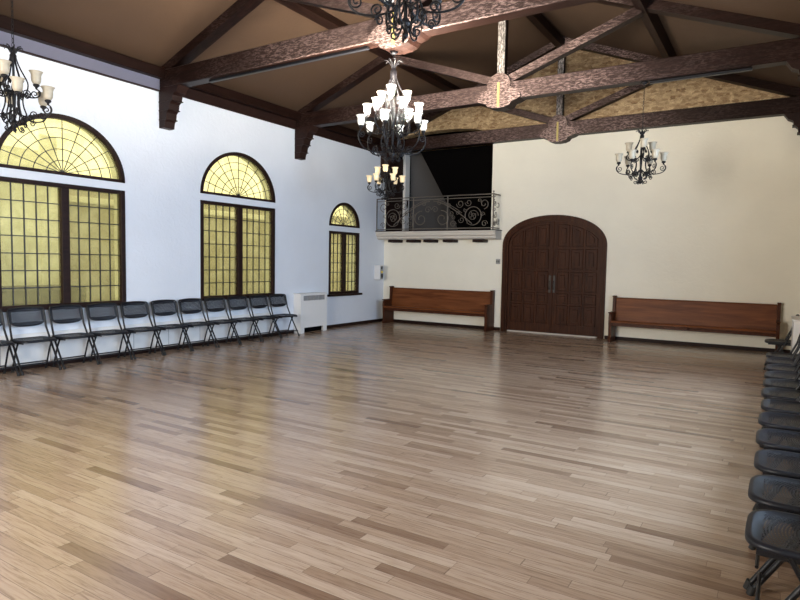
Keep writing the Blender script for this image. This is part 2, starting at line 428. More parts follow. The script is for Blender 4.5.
o = MB().box(-.05, 3.4, .3, 3.8, 4.95, 5.05).build('ceiling_alcove', M['black']); o['kind'] = 'structure'
A = MB(); A.prism([(.30, 4.94), (3.07, 4.94), (3.07, 2.36), (1.75, 2.36), (1.45, 3.0)], 'y', .95, 1.25)  # added black wedge standing for the diagonal shade in the alcove
tag(A.build('shade_wedge', M['black']), 'dark slanting wedge added as shade inside the opening behind the balcony', 'shade wedge')
j = empty('door_2', (0, 0, 0)); j['kind'] = 'structure'
MB().box(.015, .12, .82, 1.06, 2.345, 4.6, b=.01).build('jamb', M['white_paint'], j)
MB().box(.12, .135, .90, .96, 3.08, 3.30, b=.003).build('latch_plate', M['black'], j)
MB().box(.032, .055, .004, .81, 2.375, 4.40, b=.005).build('door_leaf', M['beam_d'], j)

# baseboards and wall plates
def bb(name, *b):
    o = MB().box(*b, b=.004).build(name, M['beam_d']); o['kind'] = 'structure'; return o
bb('baseboard_left', 0.001, .02, YF, -.001, 0.001, .075)
bb('baseboard_right', W - .02, W - .001, YF, -.001, 0.001, .075)
bb('baseboard_back_left', .021, DX0 - .06, -.02, -.001, 0.001, .075)
bb('baseboard_back_right', DX1 + .06, W - .021, -.02, -.001, 0.001, .075)
n = 1
for s in (0, 1):
    X = (lambda x: x) if s == 0 else (lambda x: W - x)
    o = MB().box(X(.002), X(.17), YF + .01, -.03, 4.55, 4.72, b=.01).build('trim_%d' % n, M['beam_y']); o['kind'] = 'structure'; n += 1
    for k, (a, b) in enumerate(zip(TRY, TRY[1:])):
        mm = M['frieze_sheen'] if (s == 0 and k >= 2) else M['beam_d']
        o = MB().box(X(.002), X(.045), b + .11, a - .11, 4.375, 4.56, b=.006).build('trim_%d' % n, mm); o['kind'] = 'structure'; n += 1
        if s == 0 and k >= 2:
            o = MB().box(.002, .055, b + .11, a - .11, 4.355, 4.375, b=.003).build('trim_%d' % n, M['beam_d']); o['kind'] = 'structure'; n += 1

# ------------------------------------------------------------------ windows
def casement(idx, x, sx, y0, y1, z0, z1, cols, rows, glass, sill=False):
    """sx = +1 when the room is on the +x side of the wall face at x"""
    r = empty('window_%d' % idx, (x, (y0 + y1) / 2, z0)); r['kind'] = 'structure'
    hw = (y1 - y0) / 2; h = z1 - z0; fw = .075; mu = .058
    X = lambda d: sx * d
    f = MB(); d0, d1 = -.10, .012
    f.box(X(d0), X(d1), -hw, -hw + fw, 0, h, b=.006); f.box(X(d0), X(d1), hw - fw, hw, 0, h, b=.006)
    f.box(X(d0), X(d1), -hw + fw, hw - fw, 0, fw * .8, b=.006); f.box(X(d0), X(d1), -hw + fw, hw - fw, h - fw * .8, h, b=.006)
    f.build('window_frame', M['beam_d'], r)
    MB().box(X(d0), X(.014), -mu, mu, fw * .8, h - fw * .8, b=.006).build('mullion', M['beam_d'], r)
    for (a, b) in ((-hw + fw, -mu), (mu, hw - fw)):
        MB().box(X(-.052), X(-.046), a, b, fw * .8, h - fw * .8).build('pane', glass, r)
        g = MB(); zb, zt = fw * .8, h - fw * .8
        for i in range(1, cols): yy = a + (b - a) * i / cols; g.box(X(-.058), X(-.036), yy - .0065, yy + .0065, zb, zt)
        for i in range(1, rows): zz = zb + (zt - zb) * i / rows; g.box(X(-.057), X(-.037), a, b, zz - .0065, zz + .0065)
        g.build('leading', M['frame'], r)
    if sill:
        MB().box(X(.0), X(.09), -hw - .05, hw + .05, -.05, .0, b=.008).build('window_sill', M['beam_d'], r)
    else:
        MB().box(X(.0), X(.03), -hw, hw, -.02, .03, b=.006).build('window_sill', M['beam_d'], r)
    return r
def fanlight(idx, x, sx, y0, y1, z0, ha, glass, nsec=10, radii=(.27, .47, .67, .84)):
    r = empty('window_%d' % idx, (x, (y0 + y1) / 2, z0)); r['kind'] = 'structure'
    hw = (y1 - y0) / 2; X = lambda d: sx * d; fw = .062; N = 40
    el = lambda t, k=0.0, q=1.0: ((hw - k) * q * math.cos(t), max((ha - k) * q * math.sin(t), 0))
    f = MB()
    outer = [el(PI * i / N) for i in range(N + 1)]; inner = [el(PI * i / N, fw) for i in range(N + 1)]
    for i in range(N):
        q = [outer[i], outer[i + 1], inner[i + 1], inner[i]]
        f.prism(q, 'x', X(-.10), X(.014))
    f.box(X(-.10), X(.014), -hw, hw, 0, fw * .75, b=.005)
    f.build('window_frame', M['beam_d'], r)
    p = MB(); p.prism([(inner[i][0], inner[i][1]) for i in range(N + 1)], 'x', X(-.052), X(-.046)); p.build('pane', glass, r)
    g = MB()
    zb = fw * .5; rr = .0068
    for i in range(1, nsec):
        t = PI * i / nsec
        e = el(t, fw * .8); g.tube([(X(-.045), 0, zb), (X(-.045), e[0], e[1])], rr, 4)
    for q in radii:
        g.tube([(X(-.045), el(PI * i / 24, fw, q)[0], max(el(PI * i / 24, fw, q)[1], zb)) for i in range(25)], rr, 4)
    g.build('leading', M['frame'], r)
    return r
k = 1
for sx, x, gl in ((1, 0, M['amber']), (-1, W, M['clear'])):
    for i, (a, b, z0, z1, za, ha) in enumerate(WINS):
        small = i == 3
        casement(k, x, sx, a, b, z0, z1, 3 if small else 5, 6 if small else 7, gl, small); k += 1
        fanlight(k, x, sx, a, b, za, ha, gl, 8 if small else 10, (.33, .6, .82) if small else (.27, .47, .67, .84)); k += 1

o = casement(k, 0, 1, -FWH, FWH, .84, 2.65, 5, 7, M['clear']); o.location = (FWX, YF, .84); o.rotation_euler = (0, 0, PI / 2)  # unseen rear window, added as an opening for the fill light
o = fanlight(k + 1, 0, 1, -FWH, FWH, 2.77, 1.0, M['clear']); o.location = (FWX, YF, 2.77); o.rotation_euler = (0, 0, PI / 2)  # arched top of the added unseen rear window
# what stands outside the amber windows
o = MB().box(-14, -.3, -24, 8, -.3, -.1).build('ground_outside', M['ground']); o['kind'] = 'structure'
nb = empty('neighbouring_building', (-2.6, -6, -.1)); tag(nb, 'pale rendered building wall seen dimly through the amber windows', 'building')
MB().box(-.3, 0, -1.2, 8.5, 0, 3.05).build('wall', M['nb_wall'], nb)
MB().box(-.3, 0, -12, -1.2, 0, 3.6).build('pale_wall', M['nb_light'], nb)
MB().box(-.02, .12, -1.1, 8.5, 2.72, 2.84, b=.01).build('ledge', M['nb_light'], nb)
MB().box(.0, .10, -1.5, -1.2, 0, 3.9, b=.02).build('pier', M['nb_light'], nb)
hg = MB().box(-2.3, -1.5, -9.6, -7.25, -.1, 1.07, b=.05)
tag(hg.build('planter_box', M['hedge']), 'dark planter box outside, seen low through the nearest amber window', 'planter')

# ------------------------------------------------------------------ roof: trusses, purlins, ridge
CX = W / 2
def corbel_pts(X):
    p = [(0, 3.76), (.13, 3.76), (.15, 3.86), (.185, 3.90), (.20, 4.0), (.255, 4.05), (.27, 4.14), (.33, 4.19), (.35, 4.27), (.43, 4.31), (.50, 4.41), (0, 4.41)]
    return [(X(a), b) for a, b in p]
def gusset_pts():
    p = []
    for i in range(15):
        t = -.25 + (PI + .5) * i / 14
        p.append((CX + .215 * math.cos(t), 4.66 + .20 * math.sin(t)))
    p += [(CX - .33, 4.53), (CX - .39, 4.47), (CX - .40, 4.42), (CX - .33, 4.385), (CX - .24, 4.36), (CX - .20, 4.31), (CX - .12, 4.28), (CX, 4.27),
          (CX + .12, 4.28), (CX + .20, 4.31), (CX + .24, 4.36), (CX + .33, 4.385), (CX + .40, 4.42), (CX + .39, 4.47), (CX + .33, 4.53)]
    return p
def bar2(mb, p, q, wd, y0, y1):
    p = Vector(p); q = Vector(q); d = (q - p).normalized(); n_ = Vector((-d.y, d.x)) * wd / 2
    mb.prism([tuple(p - n_), tuple(q - n_), tuple(q + n_), tuple(p + n_)], 'y', y0, y1)
where = {0: 'roof truss against the cream far wall, the farthest one', 1: 'roof truss in the middle distance with the brightly lit king post',
         2: 'near roof truss crossing the top of the picture above the large chandelier', 3: 'roof truss overhead, nearest above the front chandeliers', 4: 'roof truss overhead just behind the viewer'}
def truss(i, yc):
    r = empty('roof_truss', (0, yc, 0))
    tag(r, 'dark timber ' + where[i], 'roof truss', 'king post roof trusses')
    h = .105
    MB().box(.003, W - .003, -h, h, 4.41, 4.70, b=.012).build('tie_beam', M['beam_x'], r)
    for X in ((lambda x: x), (lambda x: W - x)):
        b = MB()
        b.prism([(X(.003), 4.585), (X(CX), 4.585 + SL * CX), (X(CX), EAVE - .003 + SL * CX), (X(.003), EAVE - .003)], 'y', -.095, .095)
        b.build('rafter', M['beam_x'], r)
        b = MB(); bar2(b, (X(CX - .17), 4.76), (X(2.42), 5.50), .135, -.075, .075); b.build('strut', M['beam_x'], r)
        if i < 4:
            b = MB(); b.prism(corbel_pts(X), 'y', -.10, .10)
            for (xx, zz) in ((.195, 3.90), (.265, 4.05), (.345, 4.19)):
                b.box(X(.0), X(xx + .012), -.108, .108, zz - .012, zz + .004)
            b.build('corbel', M['beam_d'], r)
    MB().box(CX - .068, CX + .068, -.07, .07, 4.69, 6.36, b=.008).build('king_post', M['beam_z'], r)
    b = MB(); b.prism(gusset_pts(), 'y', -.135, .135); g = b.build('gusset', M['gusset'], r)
    MB().box(CX - .020, CX + .020, -.146, -.136, 4.29, 4.70).build('metal_strip', M['brass'], g)
    return r
for i, y in enumerate(TRY): truss(i, y)
for nm, x, lab in (('ridge_beam', CX, 'dark ridge beam running along the top of the ceiling'),):
    z = ceil_z(x)
    tag(MB().box(x - .08, x + .08, YF + .01, -.001, z - .26, z - .07, b=.01).build(nm, M['beam_y']), lab, 'beam')
for x, lab in ((2.35, 'dark purlin under the left slope of the ceiling'), (W - 2.35, 'dark purlin under the right slope of the ceiling')):
    z = ceil_z(x)
    b = MB().box(-.075, .075, YF + .01, -.001, -.17, .0)
    o = b.build('purlin', M['beam_y'], loc=(x, 0, z - .012)); o.rotation_euler = (0, -math.atan(SL) if x < CX else math.atan(SL), 0)
    tag(o, lab, 'beam', 'purlins of the roof')
def track(y, x0, x1, lab):
    b = MB().box(x0, x1, -.03, .03, -.035, 0, b=.004)
    o = b.build('cable_track', M['frame'], loc=(0, y, 4.408)); tag(o, lab, 'cable track', 'cable tracks under the tie beams')
track(TRY[2], 1.15, 4.2, 'black cable track under the left half of the near tie beam')
track(TRY[1], 7.10, 8.45, 'black cable track under the right end of the middle tie beam')

# ------------------------------------------------------------------ arched door
d = empty('door_1', ((DX0 + DX1) / 2, 0, 0)); d['kind'] = 'structure'
hw = (DX1 - DX0) / 2
da = lambda x, k=0.0: (DZ + (DH - k) * max(0, 1 - (abs(x) / (hw - k)) ** 2.1) ** (1 / 2.1)) if abs(x) < hw - k else DZ
def arch_ring(mb, k0, k1, y0, y1):
    pts0 = [(-(hw - k0), 0)]; pts1 = [(-(hw - k1), 0)]
    N = 36
    for i in range(N + 1):
        t = PI - PI * i / N
        cs = math.cos(t); sn = math.sin(t); e = 2 / 2.1
        f = lambda k: ((hw - k) * math.copysign(abs(cs) ** e, cs), DZ + (DH - k) * abs(sn) ** e)
        pts0.append(f(k0)); pts1.append(f(k1))
    pts0.append((hw - k0, 0)); pts1.append((hw - k1, 0))
    for i in range(len(pts0) - 1):
        mb.prism([pts0[i], pts0[i + 1], pts1[i + 1], pts1[i]], 'y', y0, y1)
f = MB(); arch_ring(f, -.045, .055, -.035, .04); arch_ring(f, .055, .09, -.015, .06); arch_ring(f, .02, .04, -.045, -.034)
f.build('door_frame', M['door'], d)
KI = .085
for s in (-1, 1):
    lf = MB()
    xs = [.004 + (hw - KI - .004) * i / 18 for i in range(19)]
    out = [(s * x, da(x, KI)) for x in xs] + [(s * (hw - KI), .03), (s * .004, .03)]
    lf.prism(out, 'y', .035, .10)
    cw = (hw - KI - .105 - .03) / 3
    for cidx in range(3):
        xa = .105 + cidx * (cw + .0); xb = xa + cw - .055
        for (z0, z1) in ((.24, .66), (.71, .93), (1.0, 1.42), (1.49, 1.93), (2.0, 9)):
            if z1 > 5:
                top = [(s * (xa + (xb - xa) * i / 6), min(da(xa + (xb - xa) * i / 6, KI) - .085, 2.5)) for i in range(7)]
                top = [(x, max(z, z0 + .05)) for x, z in top]
                poly = [(s * xa, z0)] + top + [(s * xb, z0)]
            else:
                poly = [(s * xa, z0), (s * xa, z1), (s * xb, z1), (s * xb, z0)]
            lf.loft(poly, 'y', .035, -1, [(-.012, 0), (-.004, .016), (.012, .016), (.024, -.030), (.045, -.030), (.075, .010)] if z1 - z0 > .3 else
                    [(-.012, 0), (-.004, .016), (.012, .016), (.022, -.026), (.036, -.026), (.055, .010)])
    leaf = lf.build('door_leaf', M['door'], d)
    hb = MB().box(s * .02, s * .075, .018, .034, .95, 1.35, b=.008)
    hb.tube([(s * .048, .016, 1.02), (s * .048, -.03, 1.05), (s * .048, -.035, 1.18), (s * .048, .016, 1.22)], .009, 8)
    hb.build('door_handle', M['bronze'], leaf)
MB().box(-.022, .022, .012, .034, .03, 2.60, b=.006).build('astragal', M['door'], d)
MB().box(-hw + .11, hw - .11, -.01, .10, .001, .028, b=.005).build('threshold', M['slab'], d)
MB().box(-hw - .1, hw + .1, .16, .2, 0, 2.85).build('door_backing', M['black'], d)

sw = empty('light_switch', (3.26, -.001, 1.64)); tag(sw, 'small grey double switch plate beside the arched door', 'light switch')
MB().box(-.055, .055, -.012, 0, -.06, .06, b=.004).build('switch_plate', M['plate'], sw)
for x in (-.025, .025): MB().box(x - .012, x + .012, -.02, -.011, -.025, .025, b=.003).build('rocker', M['frame'], sw)

# ------------------------------------------------------------------ balcony
bal = empty('balcony', (0, 0, 2.36)); tag(bal, 'narrow cream balcony slab with moulded edge on the far wall', 'balcony')
BY = -.42; BX = 3.33
s_ = MB()
s_.prism([(-.004, .0), (BY, .0), (BY, -.03), (BY + .02, -.05), (BY + .02, -.10), (BY + .07, -.13), (BY + .07, -.17), (BY + .14, -.20), (-.004, -.20)], 'x', .004, BX)
s_.build('slab', M['slab'], bal)
MB().box(.003, BX + .015, BY - .015, -.002, .0, .018, b=.004).build('floor_edge', M['beam_d'], bal)
for x in (.45, 1.0, 1.5, 2.05, 2.85): MB().box(x - .14, x + .14, BY + .12, -.003, -.27, -.20, b=.01).build('beam_end', M['beam_d'], bal)
rl = empty('balcony_railing', (0, BY + .03, 2.378)); tag(rl, 'wrought iron scrollwork railing around the balcony', 'railing')
RH = .83
def spiral(cx, cz, r0, r1, t0, t1, n=26):
    return [(cx + (r0 + (r1 - r0) * i / n) * math.cos(t0 + (t1 - t0) * i / n), 0, cz + (r0 + (r1 - r0) * i / n) * math.sin(t0 + (t1 - t0) * i / n)) for i in range(n + 1)]
g = MB(); L = BX - .06
g.box(.01, L, -.018, .018, RH - .02, RH, b=.004); g.box(.01, L, -.008, .008, RH - .085, RH - .07); g.box(.01, L, -.010, .010, .03, .05)
g.box(L - .02, L + .02, .0, -BY - .05, RH - .02, RH); g.box(L - .01, L + .01, 0, -BY - .05, .03, .05)
g.build('rail', M['rail'], rl)
for x in (.02, 1.12, 2.08, L): 
    MB().box(x - .012, x + .012, -.012, .012, 0.0, RH, b=.003).build('baluster', M['rail'], rl)
p = MB(); cxm = L / 2; zb, zt = .05, RH - .085
for s in (-1, 1):
    P0 = Vector((cxm + s * .12, 0, zt - .01))
    def C(pts, r=.0085): p.tube([(cxm + s * (q[0] - cxm), q[1], q[2]) for q in pts], r, 5)
    ez = [(cxm + .05 + 1.05 * t, 0, zt - .03 - (zt - zb - .12) * (t ** 1.5) ) for t in [i / 14 for i in range(15)]]
    C(ez, .012)
    C([(q[0] + .03, 0, q[2] + .035) for q in ez[:11]], .008)
    C(spiral(cxm + 1.12, .33, .22, .20, -PI * .75, PI * 1.25, 30), .011)
    C(spiral(cxm + 1.12, .33, .14, .03, 0, PI * 3.2, 30), .008)
    C(spiral(cxm + .30, .28, .20, .05, PI * .55, -PI * 2.1), .010)
    C(spiral(cxm + .78, .62, .10, .03, -PI, PI * 1.6), .008)
    C(spiral(cxm + 1.0, .64, .09, .02, -PI, PI * 1.6), .008)
    C(spiral(cxm + 1.40, .60, .12, .03, -PI * .5, PI * 2), .009)
    C(spiral(cxm + .60, .14, .085, .02, 0, PI * 2.8), .008)
    C(spiral(cxm + .10, .50, .09, .02, PI, -PI * 1.6), .008)
    C(spiral(cxm + 1.42, .14, .08, .02, 0, PI * 2.6), .008)
    C(spiral(cxm + .55, .40, .07, .02, PI, PI * 3.4), .007)
    C(spiral(cxm + .82, .24, .08, .02, PI, PI * 3.4), .007)
    for (dx, dz, rr) in ((.22, .66, .06), (.48, .60, .05), (.60, .30, .05), (1.28, .68, .05), (.92, .46, .05), (1.36, .36, .06), (.72, .40, .05)):
        C(spiral(cxm + dx, dz, rr, .012, dx * 9, dx * 9 + 8), .007)
    for k in range(4):
        a = k * PI / 2 + .4; C([(cxm + 1.12, 0, .33), (cxm + 1.12 + .10 * math.cos(a), -.01, .33 + .10 * math.sin(a)), (cxm + 1.12 + .06 * math.cos(a + .6), 0, .33 + .06 * math.sin(a + .6))], .006)
p.build('scrollwork', M['rail'], rl)
e = MB()
for (yy, zz, r0) in ((.10, .62, .09), (.26, .60, .09), (.14, .36, .10), (.27, .18, .09), (.10, .14, .07)):
    pts = [(L, yy + q[0], zz + q[2]) for q in spiral(0, 0, r0, .02, random.random() * 6, random.random() * 6 + 8)]
    e.tube(pts, .008, 5)
for zz in (.78, .62, .46, .30, .14):
    pts = [(L + q[0], -.025, zz + q[2]) for q in spiral(.035, 0, .04, .012, PI, PI * 3.6, 16)]; e.tube(pts, .007, 5)
e.tube([(L, 0, RH), (L, 0, RH + .06)], [.012, .004], 6); e.lathe([(.001, 0), (.02, .015), (.02, .03), (.001, .05)], (L, 0, RH + .02), 10)
e.build('end_scrollwork', M['rail'], rl)

# ------------------------------------------------------------------ pews
def pew(x0, x1, lab, joint):
    r = empty('church_pew', ((x0 + x1) / 2, -.03, 0)); tag(r, lab, 'pew', 'pews along the far wall')
    hl = (x1 - x0) / 2
    for s in (-1, 1):
        b = MB(); th = .055
        prof = [(-.0, 0.002), (-.0, .92), (-.07, .945), (-.125, .93), (-.135, .62), (-.40, .60), (-.455, .57), (-.46, .45), (-.44, .10), (-.47, .06), (-.47, .002)]
        b.prism(prof, 'x', s * hl, s * (hl - th))
        b.box(s * (hl + .008), s * (hl - th - .008), -.145, .0, .93, .955, b=.006); b.box(s * (hl + .008), s * (hl - th - .008), -.475, -.13, .60, .622, b=.006)
        b.build('end_panel', M['pew_end'], r)
    i = hl - .056
    b = MB(); b.prism([(-.055, .895), (-.02, .895), (-.07, .42), (-.105, .42)], 'x', -i, i); b.build('backrest', M['pew'], r)
    MB().box(-i, i, -.075, -.012, .895, .92, b=.008).build('top_rail', M['pew'], r)
    segs = ((-i, -.002), (.002, i)) if joint else ((-i, i),)
    for a, c_ in segs:
        b = MB(); b.prism([(-.09, .43), (-.47, .455), (-.485, .44), (-.485, .415), (-.47, .405), (-.09, .39)], 'x', a, c_); b.build('seat', M['pew'], r)
    b = MB()
    for x in ((0,) if joint else ()): b.box(x - .02, x + .02, -.42, -.09, .36, .40)
    b.box(-i, i, -.42, -.40, .34, .405); b.build('seat_rail', M['pew_end'], r)
    return r
pew(.30, 3.21, 'brown wooden pew under the balcony, left of the arched door', False)
pew(5.96, 8.98, 'brown wooden pew to the right of the arched door', True)

# ------------------------------------------------------------------ radiator covers, dispenser, heater
def rad_cover(x, sx, y0, y1, dp, h, lab):
    r = empty('radiator_cover', (x, y0, 0)); tag(r, lab, 'radiator cover')
    L_ = y1 - y0; X = lambda d_: sx * d_
    b = MB(); b.box(X(.002), X(dp), 0, .02, .0, h); b.box(X(.002), X(dp), L_ - .02, L_, 0, h)
    b.box(X(dp - .02), X(dp), .02, L_ - .02, .12, h - .14); b.box(X(dp - .02), X(dp), .02, .12, 0.0, .12); b.box(X(dp - .02), X(dp), L_ - .12, L_ - .02, 0.0, .12)
    b.box(X(dp - .02), X(dp), .02, .09, h - .14, h); b.box(X(dp - .02), X(dp), L_ - .06, L_ - .02, h - .14, h); b.box(X(dp - .02), X(dp), .09, L_ - .06, h - .03, h)
    b.build('body', M['white_paint'], r)
    MB().box(X(.002), X(dp + .02), -.015, L_ + .015, h, h + .02, b=.005).build('top', M['white_paint'], r)
    g = MB(); g.box(X(dp - .04), X(dp - .03), .02, L_ - .02, h - .14, h - .02)
    for i in range(1, 4): yy = .09 + (L_ - .15) * i / 4; g.box(X(dp - .03), X(dp - .004), yy - .02, yy + .02, h - .14, h - .03)
    g.build('vent_grille', M['grey_grille'], r)
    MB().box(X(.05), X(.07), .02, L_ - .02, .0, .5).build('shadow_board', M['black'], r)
    return r
rad_cover(0, 1, -3.53, -2.64, .21, .85, 'white radiator cover between the last left chair and the small window')
rad_cover(W, -1, -3.42, -2.62, .235, .87, 'white radiator cover at the right edge beyond the row of chairs')
bx = empty('wall_dispenser', (0, -.46, 1.12)); tag(bx, 'white box with yellow button on the left wall in the far corner', 'dispenser')
MB().box(.002, .185, 0, .16, 0, .38, b=.012).build('casing', M['white_paint'], bx)
MB().box(.185, .192, .02, .14, .02, .36, b=.003).build('side_panel', M['plate'], bx)
MB().box(.192, .21, .04, .12, .05, .15, b=.006).build('nozzle', M['frame'], bx)
MB().box(.192, .20, .03, .11, .27, .34, b=.004).build('slot', M['frame'], bx)
b = MB(); b.lathe([(.001, 0), (.035, 0), (.03, .02), (.001, .022)], n=14); b.xf(Matrix.Translation((.192, .08, .20)) @ Matrix.Rotation(PI / 2, 4, 'Y')); b.build('button', M['yellow'], bx)

hc = empty('baseboard_heater', (0, YF + .3, 0)); tag(hc, 'long low white heater casing behind the left row of chairs', 'heater')
b = MB(); LH = -4.2 - (YF + .3)
b.prism([(0.003, .08), (.085, .08), (.095, .10), (.095, .36), (.04, .50), (.003, .50)], 'y', 0, LH); b.build('casing', M['white_paint'], hc)
for i in range(16): yy = .4 + i * .66; MB().box(.003, .097, yy, yy + .008, .09, .37).build('seam', M['grey_grille'], hc)

# ------------------------------------------------------------------ folding chairs
def fold_chair():
    r = empty('folding_chair')
    # seat: rounded front, raised rim (front = +x)
    def outline(k):
        pts = []
        for i in range(44):
            t = 2 * PI * i / 44; cs, sn = math.cos(t), math.sin(t); e = .46
            x = math.copysign(abs(cs) ** (.62 if cs > 0 else .35), cs) * (.215 - k); y = math.copysign(abs(sn) ** .42, sn) * (.238 - k)
            pts.append((x + .005, y))
        return pts
    m_ = MB(); lv = [(.012, .422), (0, .430), (0, .444), (.007, .454), (.026, .454), (.036, .446)]
    vs = []; n_ = 44
    for (k_, z) in lv: vs += [(x, y, z + .012 * max(0, 1 - ((x + .1) / .3) ** 2) * 0 - .02 * max(0, (x - .12)) ) for x, y in outline(k_)]
    fs = [(i * n_ + j_, i * n_ + (j_ + 1) % n_, (i + 1) * n_ + (j_ + 1) % n_, (i + 1) * n_ + j_) for i in range(len(lv) - 1) for j_ in range(n_)]
    fs += [[(len(lv) - 1) * n_ + i for i in range(n_)]]
    m_.add(vs, fs, 0, True); m_.build('seat', M['seat'], r)
    # backrest: curved shell
    m_ = MB(); NX, NZ = 20, 8; vs = []
    for side in (0, 1):
        for i in range(NX + 1):
            y = -.232 + .464 * i / NX
            for j_ in range(NZ + 1):
                v = j_ / NZ; u = abs(y) / .232
                z = .745 + (v - .5) * (.235 - .085 * u ** 5) - .016 * (1 - u * u) * (1 - v) + .004 * (1 - u * u) * v
                x = -.128 - (z - .62) * .28 - .018 * (1 - u * u) + (.0 if side == 0 else -.004)
                vs.append((x, y, z))
    def I(sd, i, j_): return sd * (NX + 1) * (NZ + 1) + i * (NZ + 1) + j_
    fs = []
    for i in range(NX):
        for j_ in range(NZ):
            fs.append((I(0, i, j_), I(0, i + 1, j_), I(0, i + 1, j_ + 1), I(0, i, j_ + 1))); fs.append((I(1, i, j_), I(1, i, j_ + 1), I(1, i + 1, j_ + 1), I(1, i + 1, j_)))
        for j_ in (0, NZ): fs.append((I(0, i, j_), I(1, i, j_), I(1, i + 1, j_), I(0, i + 1, j_)))
    for i in (0, NX):
        for j_ in range(NZ): fs.append((I(0, i, j_), I(0, i, j_ + 1), I(1, i, j_ + 1), I(1, i, j_)))
    m_.add(vs, fs, 0, True); m_.build('backrest', M['back'], r)
    FX, RX = .205, -.135
    fr = MB()
    fr.tube([(-.130, -.235, .60), (-.175, -.240, .775), (-.192, -.236, .838), (-.197, -.215, .858), (-.206, -.10, .868), (-.210, 0, .870), (-.206, .10, .868), (-.197, .215, .858), (-.192, .236, .838), (-.175, .240, .775), (-.130, .235, .60)], .013, 8)
    fr.build('back_frame', M['frame'], r)
    for s in (-1, 1):
        l_ = MB(); l_.tube([(-.130, s * .236, .60), (-.050, s * .250, .42), (FX - .01, s * .252, .012)], .0135, 8)
        lg = l_.build('front_leg', M['frame'], r)
        MB().tube([(FX - .022, s * .252, .045), (FX - .007, s * .252, .001)], .018, 8).build('rubber_foot', M['rubber'], lg)
        l_ = MB(); l_.tube([(.05, s * .224, .425), (-.02, s * .224, .30), (RX + .01, s * .224, .012)], .012, 8)
        lg = l_.build('rear_leg', M['frame'], r)
        MB().tube([(RX + .022, s * .224, .042), (RX + .006, s * .224, .001)], .016, 8).build('rubber_foot', M['rubber'], lg)
        MB().box(-.19, .17, s * .212, s * .228, .405, .432, b=.003).build('side_rail', M['frame'], r)
    q = MB(); q.tube([(.160, -.250, .12), (.160, .250, .12)], .009, 6); q.build('front_stretcher', M['frame'], r)
    q = MB(); q.tube([(-.108, -.222, .11), (-.108, .222, .11)], .009, 6); q.build('rear_stretcher', M['frame'], r)
    return r
ORD = ['last', 'second', 'third', 'fourth', 'fifth', 'sixth', 'seventh', 'eighth', 'ninth', 'tenth', 'eleventh', 'twelfth', 'thirteenth', 'fourteenth']
proto = fold_chair(); first = True
def put_chair(x, y, rz, lab, grp):
    global first
    c_ = proto if first else copy_tree(proto); first = False
    c_.location = (x, y, 0); c_.rotation_euler = (0, 0, rz); tag(c_, lab, 'folding chair', grp)
for i in range(11):
    y = -4.09 - .552 * i
    lab = ('black folding chair at the far end of the left row, nearest the white radiator cover' if i == 0 else
           'black folding chair cut off by the left edge of the picture' if i == 10 else
           'black folding chair in the left row, %s from the white radiator cover' % ORD[i])
    put_chair(.25 + random.uniform(-.008, .008), y, random.uniform(-.03, .03), lab, 'folding chairs along the left wall')
ys = [-10.27, -9.71, -9.15, -8.57, -7.98, -7.41, -6.83, -6.27, -5.73, -5.16, -4.58, -3.98]
for i, y in enumerate(ys):
    lab = ('black folding chair nearest the camera, bottom right corner of the picture' if i == 0 else
           'black folding chair in the right row, %s from the camera' % ORD[i] if i < 11 else
           'black folding chair at the far end of the right row, before the white radiator cover')
    put_chair(9.035 + random.uniform(-.008, .008), y, PI + random.uniform(-.02, .02), lab, 'folding chairs along the right wall')
put_chair(8.99, -2.15, PI, 'black folding chair on its own beyond the white radiator cover, beside the far pew', 'folding chairs along the right wall')

